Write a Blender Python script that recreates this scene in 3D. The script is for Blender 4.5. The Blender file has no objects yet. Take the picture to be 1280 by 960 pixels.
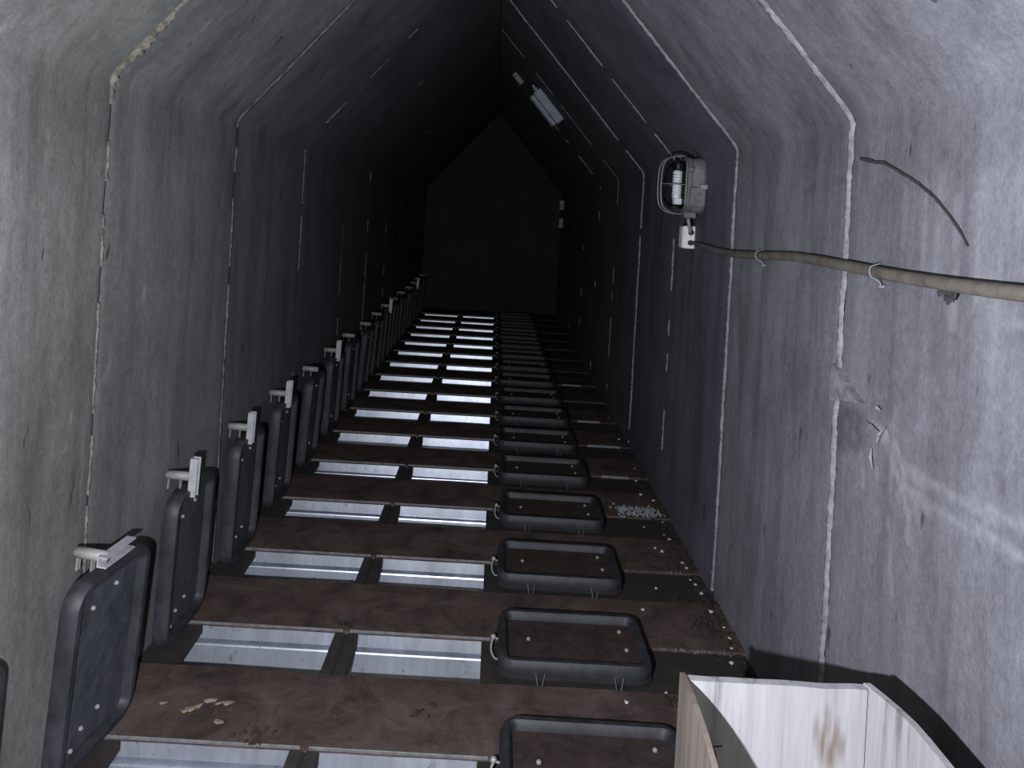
import bpy, bmesh, math, random
from mathutils import Matrix, Vector, noise
random.seed(7)
S = bpy.context.scene
C = S.collection
R = math.radians

# ------------------------------------------------------------------ camera
cam_d = bpy.data.cameras.new('camera')
cam = bpy.data.objects.new('camera', cam_d); C.objects.link(cam)
ROLL = R(3.3)
cr, sr = math.cos(ROLL), math.sin(ROLL)
right, up, back = Vector((cr, 0, sr)), Vector((-sr, 0, cr)), Vector((0, -1, 0))
M = Matrix((right, up, back)).transposed().to_4x4()
M.translation = (0, 0, 1.48)
cam.matrix_world = M
cam_d.sensor_width = 36
cam_d.lens = 950 / 1280 * 36
cam_d.shift_x = 18 / 1280
cam_d.shift_y = -215 / 1280
cam_d.clip_start = 0.02
S.camera = cam

# ------------------------------------------------------------------ daylight through the open tunnel mouth, torch
W = bpy.data.worlds.new('world'); S.world = W; W.use_nodes = True
bg = W.node_tree.nodes['Background']
bg.inputs[0].default_value = (0.95, 1.0, 0.74, 1)
bg.inputs[1].default_value = 0.9
td = bpy.data.lights.new('torch', 'POINT')
td.energy = 350
td.color = (0.86, 0.88, 1.0)
td.shadow_soft_size = 0.012
torch = bpy.data.objects.new('torch', td); C.objects.link(torch)
torch.location = (-0.20, 0.22, 1.23)

S.view_settings.view_transform = 'Standard'
S.view_settings.look = 'None'
S.view_settings.exposure = 0.0
S.view_settings.gamma = 1.0
S.view_settings.use_curve_mapping = False

# ------------------------------------------------------------------ materials
class NT:
    def __init__(s, name):
        s.m = bpy.data.materials.new(name); s.m.use_nodes = True
        s.t = s.m.node_tree; s.b = s.t.nodes['Principled BSDF']
        s.tc = s.t.nodes.new('ShaderNodeTexCoord').outputs['Object']
    def n(s, typ, **kw):
        o = s.t.nodes.new(typ)
        for k, v in kw.items(): setattr(o, k, v)
        return o
    def link(s, a, b): s.t.links.new(a, b)
    def mapped(s, scale, vec=None):
        mp = s.n('ShaderNodeMapping'); s.link(vec or s.tc, mp.inputs[0])
        mp.inputs['Scale'].default_value = scale
        return mp.outputs[0]
    def noise(s, scale, detail=5, rough=0.6, stretch=(1, 1, 1), dist=0.0):
        n = s.n('ShaderNodeTexNoise'); s.link(s.mapped(stretch), n.inputs['Vector'])
        n.inputs['Scale'].default_value = scale; n.inputs['Detail'].default_value = detail
        n.inputs['Roughness'].default_value = rough; n.inputs['Distortion'].default_value = dist
        return n.outputs['Fac']
    def ramp(s, fac, stops):
        r = s.n('ShaderNodeValToRGB'); s.link(fac, r.inputs[0])
        e = r.color_ramp.elements
        while len(e) < len(stops): e.new(0.5)
        for el, (p, c) in zip(e, stops):
            el.position = p
            el.color = (c[0], c[1], c[2], 1) if isinstance(c, tuple) else (c, c, c, 1)
        return r.outputs[0]
    def mix(s, fac, a, b, blend='MIX'):
        m = s.n('ShaderNodeMix', data_type='RGBA', blend_type=blend)
        for i, v in ((0, fac), (6, a), (7, b)):
            if hasattr(v, 'is_output'): s.link(v, m.inputs[i])
            elif i == 0: m.inputs[0].default_value = v
            else: m.inputs[i].default_value = (*v, 1)
        return m.outputs[2]
    def math(s, op, a, b=0.0, clamp=False):
        m = s.n('ShaderNodeMath', operation=op, use_clamp=clamp)
        for i, v in enumerate((a, b)):
            if hasattr(v, 'is_output'): s.link(v, m.inputs[i])
            else: m.inputs[i].default_value = v
        return m.outputs[0]
    def color(s, c, tone=0.29):
        # grimy, damp surfaces: every colour below is given for clean stuff and toned down alike
        s.link(s.mix(1.0, c, (tone, tone, tone), 'MULTIPLY'), s.b.inputs['Base Color'])
    def bump(s, h, strength=0.3, dist=0.01):
        b = s.n('ShaderNodeBump'); s.link(h, b.inputs['Height'])
        b.inputs['Strength'].default_value = strength; b.inputs['Distance'].default_value = dist
        s.link(b.outputs[0], s.b.inputs['Normal'])
    def rm(s, rough, metal=0.0, spec=0.5):
        if hasattr(rough, 'is_output'): s.link(rough, s.b.inputs['Roughness'])
        else: s.b.inputs['Roughness'].default_value = rough
        s.b.inputs['Metallic'].default_value = metal
        s.b.inputs['Specular IOR Level'].default_value = spec

def concrete(name, tint, bumpy=0.35):
    k = NT(name)
    big = k.noise(1.7, 4, 0.55, dist=0.6)
    streak = k.noise(5.0, 6, 0.65, (1.0, 1.6, 0.16))
    fine = k.noise(38, 4, 0.7)
    speck = k.ramp(k.noise(150, 3, 0.75, (1, 1, 0.55)), [(0.30, 0.72), (0.62, 1.04)])
    c1 = k.ramp(big, [(0.25, tuple(t * 0.80 for t in tint)), (0.75, tuple(t * 1.16 for t in tint))])
    c2 = k.mix(0.75, c1, k.ramp(streak, [(0.32, 0.52), (0.50, 0.88), (0.70, 1.15)]), 'MULTIPLY')
    damp = k.noise(3.2, 7, 0.68, (1, 1, 0.6), 1.2)
    c2 = k.mix(0.5, c2, k.ramp(damp, [(0.36, 0.62), (0.52, 1.0), (0.72, 1.15)]), 'MULTIPLY')
    c2 = k.mix(0.7, c2, k.ramp(fine, [(0.3, 0.68), (0.7, 1.06)]), 'MULTIPLY')
    pale = k.noise(9, 6, 0.7, (1, 1, 0.10))
    c2 = k.mix(k.ramp(pale, [(0.62, 0.0), (0.74, 0.5)]), c2, tuple(min(1, t * 1.5) for t in tint))
    c2 = k.mix(0.8, c2, speck, 'MULTIPLY')
    # rubbed dark nicks, elongated downwards
    nick = k.noise(16, 2, 0.5, (1, 1, 0.4))
    nk = k.ramp(nick, [(0.715, 0.0), (0.76, 1.0)])
    c3 = k.mix(nk, c2, tuple(t * 0.32 for t in tint))
    at = k.n('ShaderNodeAttribute', attribute_name='wear')
    wf = at.outputs['Fac']
    br = k.noise(45, 4, 0.7, (1, 1, 0.5))
    brk = k.ramp(br, [(0.32, 0.25), (0.62, 1.0)])
    pos = k.math('MULTIPLY', k.math('MAXIMUM', wf, 0.0), brk, True)
    neg = k.math('MULTIPLY', k.math('MAXIMUM', k.math('MULTIPLY', wf, -1.0), 0.0), brk, True)
    c4 = k.mix(pos, c3, tuple(min(1, t * 1.7) for t in tint))
    c5 = k.mix(neg, c4, tuple(t * 0.30 for t in tint))
    k.color(c5); k.rm(0.75, 0, 0.35)
    k.bump(k.math('ADD', k.math('MULTIPLY', fine, 0.6), k.math('ADD', streak, k.math('MULTIPLY', nk, -0.5))), bumpy, 0.008)
    return k.m

def speckled(name, c, rough=0.8, metal=0.0, var=0.35, scale=14, bump=0.25, spec=0.4, stretch=(1, 1, 1), tone=0.29):
    k = NT(name)
    a = k.noise(scale, 6, 0.65, stretch)
    k.color(k.ramp(a, [(0.25, tuple(x * (1 - var) for x in c)), (0.75, tuple(min(1, x * (1 + var)) for x in c))]), tone)
    k.rm(rough, metal, spec); k.bump(a, bump, 0.004)
    return k.m

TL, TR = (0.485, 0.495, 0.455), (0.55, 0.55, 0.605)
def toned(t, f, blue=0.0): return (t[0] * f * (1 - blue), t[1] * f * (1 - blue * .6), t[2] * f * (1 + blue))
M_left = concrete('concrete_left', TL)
M_left_segs = [M_left, M_left, toned(TL, 1.0, .03), toned(TL, .80, .07), toned(TL, .62, .10), toned(TL, .52, .06), toned(TL, .46, .03)]  # panel tone set per segment on both sides, stepping darker towards the far end
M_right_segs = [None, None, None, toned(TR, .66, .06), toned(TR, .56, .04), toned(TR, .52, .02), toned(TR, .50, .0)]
M_left_segs = [m if not isinstance(m, tuple) else concrete('deeper_concrete_left', m) for m in M_left_segs]
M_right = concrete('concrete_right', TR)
M_right_segs = [M_right if m is None else concrete('deeper_concrete_right', m) for m in M_right_segs]
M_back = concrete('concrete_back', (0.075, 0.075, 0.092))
M_core = speckled('joint_recess', (0.035, 0.032, 0.03), 0.95)

def mortar_mat(name, lo, hi):
    k = NT(name)
    a = k.noise(30, 6, 0.7)
    k.color(k.ramp(a, [(0.3, lo), (0.62, hi)])); k.rm(0.9, 0, 0.2); k.bump(a, 0.6, 0.004)
    return k.m
M_mortar = mortar_mat('pale_mortar', (0.30, 0.30, 0.31), (0.74, 0.74, 0.76))
M_mortar_dull = mortar_mat('dull_mortar', (0.10, 0.10, 0.10), (0.42, 0.42, 0.42))
M_foam = mortar_mat('stained_filler', (0.07, 0.055, 0.035), (0.46, 0.43, 0.35))

def plank_mat():
    k = NT('rusty_brown_plate')
    a = k.noise(6, 7, 0.7, dist=0.8); b = k.noise(60, 4, 0.7)
    pale = k.noise(11, 5, 0.6, (0.6, 1, 1))
    c = k.ramp(a, [(0.28, (0.026, 0.017, 0.014)), (0.50, (0.078, 0.053, 0.044)), (0.75, (0.130, 0.096, 0.080))])
    c = k.mix(0.6, c, k.ramp(b, [(0.3, 0.55), (0.7, 1.0)]), 'MULTIPLY')
    c = k.mix(k.ramp(pale, [(0.60, 0.0), (0.74, 0.55)]), c, (0.125, 0.100, 0.080))
    k.color(c, 0.85); k.rm(0.85, 0, 0.25); k.bump(k.math('ADD', b, a), 0.35, 0.004)
    return k.m
M_plank = plank_mat()
M_recess = speckled('dirty_recess_board', (0.052, 0.040, 0.034), 0.9, 0, 0.5, 18)
M_divider = speckled('dirty_divider', (0.075, 0.062, 0.053), 0.85, 0, 0.45, 20)
M_void = speckled('void_dark', (0.012, 0.011, 0.010), 0.95, 0, 0.2, 4, 0.05, 0.1)

def galv():
    k = NT('galvanized_steel')
    a = k.noise(9, 6, 0.65, (1, 1, 0.35)); s = k.noise(55, 3, 0.6, (1, 1, 0.12)); d = k.noise(26, 5, 0.75)
    c = k.ramp(a, [(0.25, (0.40, 0.43, 0.48)), (0.75, (0.66, 0.70, 0.78))])
    c = k.mix(0.35, c, k.ramp(s, [(0.3, 0.6), (0.65, 1.0)]), 'MULTIPLY')
    c = k.mix(k.ramp(d, [(0.60, 0.0), (0.70, 0.75)]), c, (0.13, 0.12, 0.11))
    k.color(c, 0.95); k.rm(0.36, 0.72, 0.5); k.bump(s, 0.08, 0.003)
    return k.m
M_galv = galv()
M_edge = speckled('worn_metal_edge', (0.50, 0.50, 0.50), 0.55, 0.3, 0.45, 40)

def lid_plate(name, lo, hi, tone=0.36):
    k = NT(name)
    a = k.noise(7, 6, 0.7, dist=0.7); b = k.noise(34, 4, 0.7)
    c = k.ramp(a, [(0.28, lo), (0.78, hi)])
    c = k.mix(k.ramp(b, [(0.66, 0.0), (0.76, 0.6)]), c, tuple(min(1, h * 1.9) for h in hi))
    st = k.noise(22, 5, 0.7, (1, 1, 0.35), 0.4)
    c = k.mix(0.7, c, k.ramp(st, [(0.34, 0.45), (0.52, 0.95), (0.68, 1.35)]), 'MULTIPLY')
    k.color(c, tone); k.rm(0.6, 0.0, 0.4); k.bump(b, 0.15, 0.003)
    return k.m
M_lid_grey = lid_plate('lid_grey_plate', (0.036, 0.043, 0.053), (0.160, 0.178, 0.205))
M_lid_brown = lid_plate('lid_brown_plate', (0.066, 0.044, 0.036), (0.115, 0.080, 0.067))
M_rim = lid_plate('lid_black_rim', (0.014, 0.014, 0.015), (0.125, 0.127, 0.150), 0.27)
M_bolt = speckled('bolt_zinc', (0.75, 0.75, 0.72), 0.4, 0.2, 0.15, 30)
M_latch = speckled('latch_grey_paint', (0.46, 0.45, 0.42), 0.55, 0.1, 0.3, 35, tone=0.45)
M_latchbar = speckled('latch_zinc_bar', (0.62, 0.63, 0.66), 0.45, 0.2, 0.2, 35, tone=0.5)
M_white = speckled('white_plastic', (0.72, 0.72, 0.74), 0.5, 0, 0.12, 25, 0.1, tone=0.8)
M_cast = speckled('lamp_cast_grey', (0.36, 0.36, 0.38), 0.6, 0.1, 0.4, 30)
M_wire = speckled('guard_wire', (0.50, 0.49, 0.46), 0.4, 0.4, 0.3, 40)
M_gland = speckled('gland_dark', (0.10, 0.095, 0.09), 0.6, 0, 0.3, 30)
M_dark = speckled('lamp_inner_dark', (0.03, 0.028, 0.028), 0.5, 0, 0.2, 20)
M_root = speckled('dark_root', (0.095, 0.088, 0.095), 0.95, 0, 0.5, 60, 0.6)
M_crumb = speckled('plaster_crumb', (0.62, 0.60, 0.56), 0.9, 0, 0.3, 40, tone=0.6)
M_leaf = speckled('litter', (0.060, 0.045, 0.032), 0.9, 0, 0.6, 50)
M_flake = speckled('tan_flake', (0.34, 0.26, 0.19), 0.9, 0, 0.4, 60, tone=0.5)
M_fix = speckled('fixture_grey', (0.42, 0.45, 0.54), 0.5, 0.1, 0.2, 25, tone=0.5)

def conduit_mat():
    k = NT('beige_conduit')
    a = k.noise(14, 6, 0.7); b = k.noise(60, 3, 0.6)
    c = k.ramp(a, [(0.3, (0.22, 0.19, 0.15)), (0.65, (0.46, 0.41, 0.34))])
    c = k.mix(0.4, c, k.ramp(b, [(0.3, 0.6), (0.7, 1.0)]), 'MULTIPLY')
    k.color(c); k.rm(0.7, 0, 0.3); k.bump(a, 0.3, 0.004)
    return k.m
M_conduit = conduit_mat()

g = NT('lamp_glass')
tr = g.n('ShaderNodeBsdfTransparent'); tr.inputs[0].default_value = (0.90, 0.92, 0.93, 1)
gs = g.n('ShaderNodeBsdfGlossy'); gs.inputs['Roughness'].default_value = 0.04
fr = g.n('ShaderNodeFresnel'); fr.inputs[0].default_value = 1.35
mx = g.n('ShaderNodeMixShader'); g.link(fr.outputs[0], mx.inputs[0]); g.link(tr.outputs[0], mx.inputs[1]); g.link(gs.outputs[0], mx.inputs[2])
g.link(mx.outputs[0], g.t.nodes['Material Output'].inputs['Surface'])
M_glass = g.m

def crate_mat(name, base, white, cover, tone=0.37):
    k = NT(name)
    grain = k.noise(26, 6, 0.65, (1.0, 1.0, 0.05), 0.3)
    fine = k.noise(120, 3, 0.6, (1, 1, 0.05))
    blot = k.noise(7, 4, 0.6)
    w = k.ramp(grain, [(0.32, tuple(x * 0.42 for x in white)), (0.43, tuple(x * 0.82 for x in white)), (0.60, white)])
    w = k.mix(0.4, w, k.ramp(fine, [(0.3, 0.72), (0.6, 1.0)]), 'MULTIPLY')
    cov = k.ramp(k.math('ADD', k.math('MULTIPLY', grain, 0.5), k.math('MULTIPLY', blot, 0.5)), [(cover, 0.0), (cover + 0.10, 1.0)])
    bs = k.mix(0.6, base, k.ramp(grain, [(0.3, 0.6), (0.7, 1.0)]), 'MULTIPLY')
    c = k.mix(cov, bs, w)
    at = k.n('ShaderNodeAttribute', attribute_name='knot')
    c = k.mix(k.math('MULTIPLY', at.outputs['Fac'], k.ramp(grain, [(0.35, 1.0), (0.68, 0.25)]), True), c, (0.24, 0.135, 0.055))
    k.color(c, tone); k.rm(0.7, 0, 0.3); k.bump(grain, 0.35, 0.004)
    return k.m
M_crate_white = crate_mat('white_washed_wood', (0.55, 0.50, 0.46), (0.72, 0.71, 0.72), 0.30)
M_crate_tan = crate_mat('bare_tan_wood', (0.34, 0.275, 0.225), (0.40, 0.33, 0.275), 0.45, 0.40)

# ------------------------------------------------------------------ mesh helpers
def obj(name, bm, mat, parent=None, smooth=False, loc=None):
    me = bpy.data.meshes.new(name)
    bmesh.ops.recalc_face_normals(bm, faces=bm.faces[:])
    bm.to_mesh(me); bm.free()
    if smooth:
        for p in me.polygons: p.use_smooth = True
        if smooth == 'sharp': me.set_sharp_from_angle(angle=R(42))
    me.materials.append(mat)
    o = bpy.data.objects.new(name, me); C.objects.link(o)
    if parent: o.parent = parent
    if loc: o.location = loc
    return o

def empty(name, loc=(0, 0, 0), rot=(0, 0, 0)):
    o = bpy.data.objects.new(name, None); C.objects.link(o)
    o.location = loc; o.rotation_euler = rot; o.empty_display_size = 0.05
    return o

def tag(o, label, cat, group=None, kind=None):
    o['label'] = label; o['category'] = cat
    if group: o['group'] = group
    if kind: o['kind'] = kind
    return o

def struct(o, label, cat):
    o['kind'] = 'structure'; o['label'] = label; o['category'] = cat
    return o

def add_box(bm, x0, x1, y0, y1, z0, z1, bev=0.0, mat4=None):
    vs = [bm.verts.new((x, y, z)) for x in (x0, x1) for y in (y0, y1) for z in (z0, z1)]
    fs = [bm.faces.new([vs[i] for i in q]) for q in ((0, 1, 3, 2), (4, 6, 7, 5), (0, 4, 5, 1), (2, 3, 7, 6), (0, 2, 6, 4), (1, 5, 7, 3))]
    bmesh.ops.recalc_face_normals(bm, faces=fs)
    if mat4: bmesh.ops.transform(bm, matrix=mat4, verts=vs)
    if bev:
        es = list({e for f in fs for e in f.edges})
        bmesh.ops.bevel(bm, geom=es, offset=bev, segments=1, affect='EDGES', profile=0.5)
    return bm

def box(x0, x1, y0, y1, z0, z1, bev=0.0):
    return add_box(bmesh.new(), x0, x1, y0, y1, z0, z1, bev)

def add_tube(bm, pts, r, n=8, closed=False, jitter=0.0):
    pts = [Vector(p) for p in pts]
    rings = []
    N = len(pts)
    prev = None
    for i, p in enumerate(pts):
        a = pts[(i - 1) % N] if (closed or i > 0) else p
        b = pts[(i + 1) % N] if (closed or i < N - 1) else p
        t = (b - a).normalized()
        ref = prev if prev is not None else (Vector((0, 0, 1)) if abs(t.z) < 0.9 else Vector((1, 0, 0)))
        s = t.cross(ref).cross(t)
        if s.length < 1e-6: s = t.orthogonal()
        s.normalize(); prev = s
        q = t.cross(s)
        rr = r[i] if isinstance(r, (list, tuple)) else r
        ring = []
        for k in range(n):
            an = 2 * math.pi * k / n
            rad = rr * (1 + random.uniform(-jitter, jitter))
            ring.append(bm.verts.new(p + s * math.cos(an) * rad + q * math.sin(an) * rad))
        rings.append(ring)
    for i in range(N if closed else N - 1):
        A, B = rings[i], rings[(i + 1) % N]
        for k in range(n):
            bm.faces.new((A[k], A[(k + 1) % n], B[(k + 1) % n], B[k]))
    if not closed:
        bm.faces.new(rings[0][::-1]); bm.faces.new(rings[-1])
    return bm

def tube(pts, r, n=8, closed=False, jitter=0.0):
    return add_tube(bmesh.new(), pts, r, n, closed, jitter)

def catmull(pts, sub=6):
    P = [Vector(p) for p in pts]; P = [P[0] * 2 - P[1]] + P + [P[-1] * 2 - P[-2]]
    out = []
    for i in range(1, len(P) - 2):
        for k in range(sub):
            t = k / sub
            a, b, c, d = P[i - 1], P[i], P[i + 1], P[i + 2]
            out.append(0.5 * ((2 * b) + (c - a) * t + (2 * a - 5 * b + 4 * c - d) * t * t + (3 * b - a - 3 * c + d) * t ** 3))
    out.append(P[-2])
    return out

def dup(root, loc, rot=None):
    r = root.copy(); C.objects.link(r); r.location = loc
    if rot is not None: r.rotation_euler = rot
    for ch in list(root.children):
        c = ch.copy(); C.objects.link(c); c.parent = r
        for gch in list(ch.children):
            d = gch.copy(); C.objects.link(d); d.parent = c
    return r

# ------------------------------------------------------------------ tunnel shell
XL, XR = -1.065, 0.95          # wall faces
EAVE = 1.79                    # virtual corner of wall and roof slope
XA = (XL + XR) / 2
SL = 1.15
APEX = EAVE + SL * (XR - XA)
Y0, Y1 = -0.60, 11.30
JL = [Y0, 1.0, 2.07, 3.07, 4.15, 5.28, 6.3, 7.35, 8.4, 9.4, 10.4, Y1]
JR = [Y0, 1.0, 2.07, 3.06, 4.06, 5.02, 6.05, 7.1, 8.2, 9.25, 10.3, Y1]
TH = 0.025
GAPL, GAPR = 0.014, 0.008

def profile(side):
    """inner line of one side from the floor to the apex: list of (x, z, nx, nz); normals point out of the tunnel"""
    sgn = -1 if side == 'left' else 1
    xw = XL if side == 'left' else XR
    a = math.atan(SL); turn = math.pi / 2 - a
    r = 0.075; tl = r * math.tan(turn / 2)
    wall = [(xw, z, sgn, 0.0) for z in (-0.05, EAVE - tl)]
    cx, cz = xw - sgn * r, EAVE - tl
    arc = []
    for i in range(6):
        th = turn * i / 5
        arc.append((cx + sgn * r * math.cos(th), cz + r * math.sin(th), sgn * math.cos(th), math.sin(th)))
    nx, nz = sgn * math.cos(turn), math.sin(turn)
    slope = arc + [(XA, APEX, nx, nz)]
    return wall, slope

def resample(line, step):
    out = []
    for (a, b) in zip(line[:-1], line[1:]):
        L = math.hypot(b[0] - a[0], b[1] - a[1]); n = max(1, round(L / step))
        for i in range(n):
            t = i / n
            out.append(tuple(a[k] + (b[k] - a[k]) * t for k in range(4)))
    out.append(line[-1])
    return out

def seg_dist(p, a, b):
    ax, ay = a; bx, by = b
    dx, dy = bx - ax, by - ay
    t = max(0, min(1, ((p[0] - ax) * dx + (p[1] - ay) * dy) / (dx * dx + dy * dy + 1e-9)))
    return math.hypot(p[0] - ax - dx * t, p[1] - ay - dy * t), t

# worn and smeared places on the walls, (depth, height) polylines: width, strength (+ pale, - dark)
WEAR_R = [
    ([(1.72, .952), (1.60, .956), (1.44, .967), (1.30, .989)], .010, .45),
    ([(1.72, .905), (1.59, .907), (1.43, .923), (1.30, .928)], .010, .5),
    ([(1.84, 1.000), (1.76, .99), (1.72, .93), (1.74, .88)], .008, .6),
    ([(1.80, .97), (1.74, .92), (1.70, .86), (1.69, .80)], .010, .5),
    ([(1.89, 1.012), (1.81, 1.004)], .006, .9), ([(1.80, 1.025), (1.835, .974)], .005, .8),
    ([(1.86, .96), (1.84, .90)], .006, .5), ([(1.92, .93), (1.90, .85)], .006, .5),
    ([(1.78, 1.08), (1.77, .80), (1.75, .66)], .006, .4),
    ([(2.03, .99), (1.945, 1.01), (1.935, .96), (2.03, .92), (2.03, .96), (1.96, .98)], .030, -.75),
    ([(1.398, 1.035), (1.398, 1.018)], .010, -.9), ([(1.455, .90), (1.455, .888)], .006, -.7),
    ([(1.561, 1.45), (1.561, 1.43)], .004, -.7),
    ([(1.64, 1.62), (1.635, 1.38)], .018, .30), ([(1.58, 1.56), (1.575, 1.30)], .012, .35),
    ([(1.70, 1.60), (1.70, 1.40)], .010, .28), ([(1.50, 1.60), (1.495, 1.36)], .016, .3),
    ([(1.44, 1.45), (1.44, 1.20)], .010, .3), ([(1.78, 1.58), (1.78, 1.46)], .008, .3),
    ([(1.52, 1.30), (1.30, 1.31)], .008, -.30), ([(1.46, 1.32), (1.30, 1.325)], .006, .3),
    ([(1.40, 1.75), (1.35, 1.69)], .007, -.5),
    ([(2.93, 1.24), (2.90, 1.10), (2.86, .90)], .020, -.55), ([(2.88, .95), (2.83, .58)], .007, -.6),
    ([(2.94, 1.34), (2.95, 1.16)], .014, -.5), ([(2.97, 1.08), (2.93, .98)], .014, .35),
    ([(2.45, 1.30), (2.44, 1.02)], .006, -.45), ([(2.55, 1.05), (2.55, 1.0)], .012, -.4),
    ([(2.30, .85), (2.28, .55)], .008, -.35), ([(2.35, 1.60), (2.2, 1.615), (2.07, 1.63)], .012, -.4),
    ([(1.98, 1.70), (1.97, 1.58)], .010, -.45),
]
WEAR_L = [
    ([(2.91, 1.83), (2.89, 1.78)], .016, -.85), ([(2.33, 1.19), (2.33, 1.16)], .008, .8),
    ([(2.04, 1.72), (2.05, 1.62)], .030, -.45), ([(2.11, 1.78), (2.10, 1.6)], .020, -.35),
    ([(2.46, 1.00), (2.40, .92)], .010, -.4), ([(2.30, .95), (2.22, .94)], .006, -.4),
    ([(1.86, 1.37), (1.85, 1.26)], .008, -.5), ([(1.78, 1.24), (1.77, 1.14)], .010, -.4),
    ([(1.80, .82), (1.80, .74)], .008, -.3), ([(1.95, .90), (1.94, .82)], .006, .4),
    ([(2.14, .99), (2.08, .90)], .012, .25),
]

def wear_at(tab, y, z):
    w = 0.0
    jit = 0.006 * noise.noise((y * 30, z * 30, 1.7))
    for pts, wd, st in tab:
        if not (min(p[0] for p in pts) - .1 < y < max(p[0] for p in pts) + .1): continue
        d = min(seg_dist((y, z), a, b)[0] for a, b in zip(pts[:-1], pts[1:])) + jit
        v = max(0.0, min(1.0, 1.6 - d / wd * 1.1)) * st
        if abs(v) > abs(w): w = v
    return w

def panel(line, ya, yb, mat, parent, step, tab=None, off=0.0, skew=0.0):
    prof = resample(line, step)
    ny = max(2, round((yb - ya) / step))
    bm = bmesh.new(); wear = []
    grid = []
    for j in range(ny + 1):
        y = ya + (yb - ya) * j / ny
        row = []
        for (x, z, nx, nz) in prof:
            d = off + skew * (j / ny - .5) + 0.0035 * noise.noise((x * 2.2 + 5, y * 2.2, z * 2.2)) + 0.0012 * noise.noise((x * 9, y * 9, z * 9))
            if j in (0, ny): d += 0.003 + 0.002 * noise.noise((y * 3, z * 14, x * 14))
            ye = y
            if j in (0, ny):
                ye += .0045 * noise.noise((x * 6, ya if j == 0 else yb, z * 6)) + .0025 * noise.noise((x * 28, y, z * 28))
            row.append(bm.verts.new((x + nx * d, ye, z + nz * d)))
            wear.append(wear_at(tab, y, z) if tab else 0.0)
        grid.append(row)
    m = len(prof)
    for j in range(ny):
        for i in range(m - 1):
            bm.faces.new((grid[j][i], grid[j][i + 1], grid[j + 1][i + 1], grid[j + 1][i]))
    # returned edges so that every panel is a slab with a rim
    def skirt(ring, idx):
        outer = []
        for v, i in zip(ring, idx):
            nx, nz = prof[i][2], prof[i][3]
            outer.append(bm.verts.new((v.co.x + nx * TH, v.co.y, v.co.z + nz * TH))); wear.append(0.0)
        for a in range(len(ring) - 1):
            bm.faces.new((ring[a], ring[a + 1], outer[a + 1], outer[a])).material_index = 1
    skirt(grid[0], range(m)); skirt(grid[-1], range(m))
    bm.verts.index_update()
    me = bpy.data.meshes.new('concrete_panel')
    bmesh.ops.recalc_face_normals(bm, faces=bm.faces[:])
    bm.to_mesh(me); bm.free()
    for p in me.polygons: p.use_smooth = True
    try: me.set_sharp_from_angle(angle=R(40))
    except Exception: pass
    if tab:
        at = me.attributes.new('wear', 'FLOAT', 'POINT')
        at.data.foreach_set('value', wear)
    me.materials.append(mat); me.materials.append(M_core)
    o = bpy.data.objects.new('concrete_panel', me); C.objects.link(o); o.parent = parent
    return o

def core(line, name, mat):
    bm = bmesh.new()
    def ext(d, y): return [bm.verts.new((x + nx * d, y, z + nz * d)) for (x, z, nx, nz) in line]
    a, b, c, d = ext(TH, Y0), ext(TH, Y1), ext(TH + .10, Y0), ext(TH + .10, Y1)
    for i in range(len(line) - 1):
        bm.faces.new((a[i], a[i + 1], b[i + 1], b[i])); bm.faces.new((c[i], d[i], d[i + 1], c[i + 1]))
        bm.faces.new((a[i], c[i], c[i + 1], a[i + 1])); bm.faces.new((b[i], b[i + 1], d[i + 1], d[i]))
    bm.faces.new((a[0], b[0], d[0], c[0])); bm.faces.new((a[-1], c[-1], d[-1], b[-1]))
    return obj(name, bm, mat)

wl, sl = profile('left'); wr, srp = profile('right')
wall_left = struct(core(wl, 'wall_left', M_core), 'left concrete tunnel wall of upright precast panels with dark rusty joints', 'wall')
wall_right = struct(core(wr, 'wall_right', M_core), 'right concrete tunnel wall of upright precast panels with white mortar joints', 'wall')
ceiling = struct(core(sl, 'ceiling', M_core), 'steep pitched concrete tunnel roof of precast panels', 'ceiling')
roof_right = core(srp, 'roof_core', M_core); roof_right.parent = ceiling
obj('ridge_beam', box(XA - .06, XA + .06, Y0, Y1, APEX - .012, APEX + .16), M_core, ceiling)

for (J, wline, sline, wall, mat, tab, seed) in ((JL, wl, sl, wall_left, M_left, WEAR_L, 3), (JR, wr, srp, wall_right, M_right, WEAR_R, 11)):
    GAP = GAPL if wall is wall_left else GAPR
    rnd = random.Random(seed)
    for i in range(len(J) - 1):
        ya, yb = J[i] + GAP / 2, J[i + 1] - GAP / 2
        near = i in (1, 2)
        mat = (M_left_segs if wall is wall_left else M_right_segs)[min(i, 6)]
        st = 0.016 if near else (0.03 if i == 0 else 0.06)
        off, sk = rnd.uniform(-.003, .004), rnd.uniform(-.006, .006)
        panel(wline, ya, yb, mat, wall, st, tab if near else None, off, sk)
        panel(sline, ya, yb, mat, ceiling, 0.03 if i < 3 else .07, tab if i in (1, 2) else None, off, sk)

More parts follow.
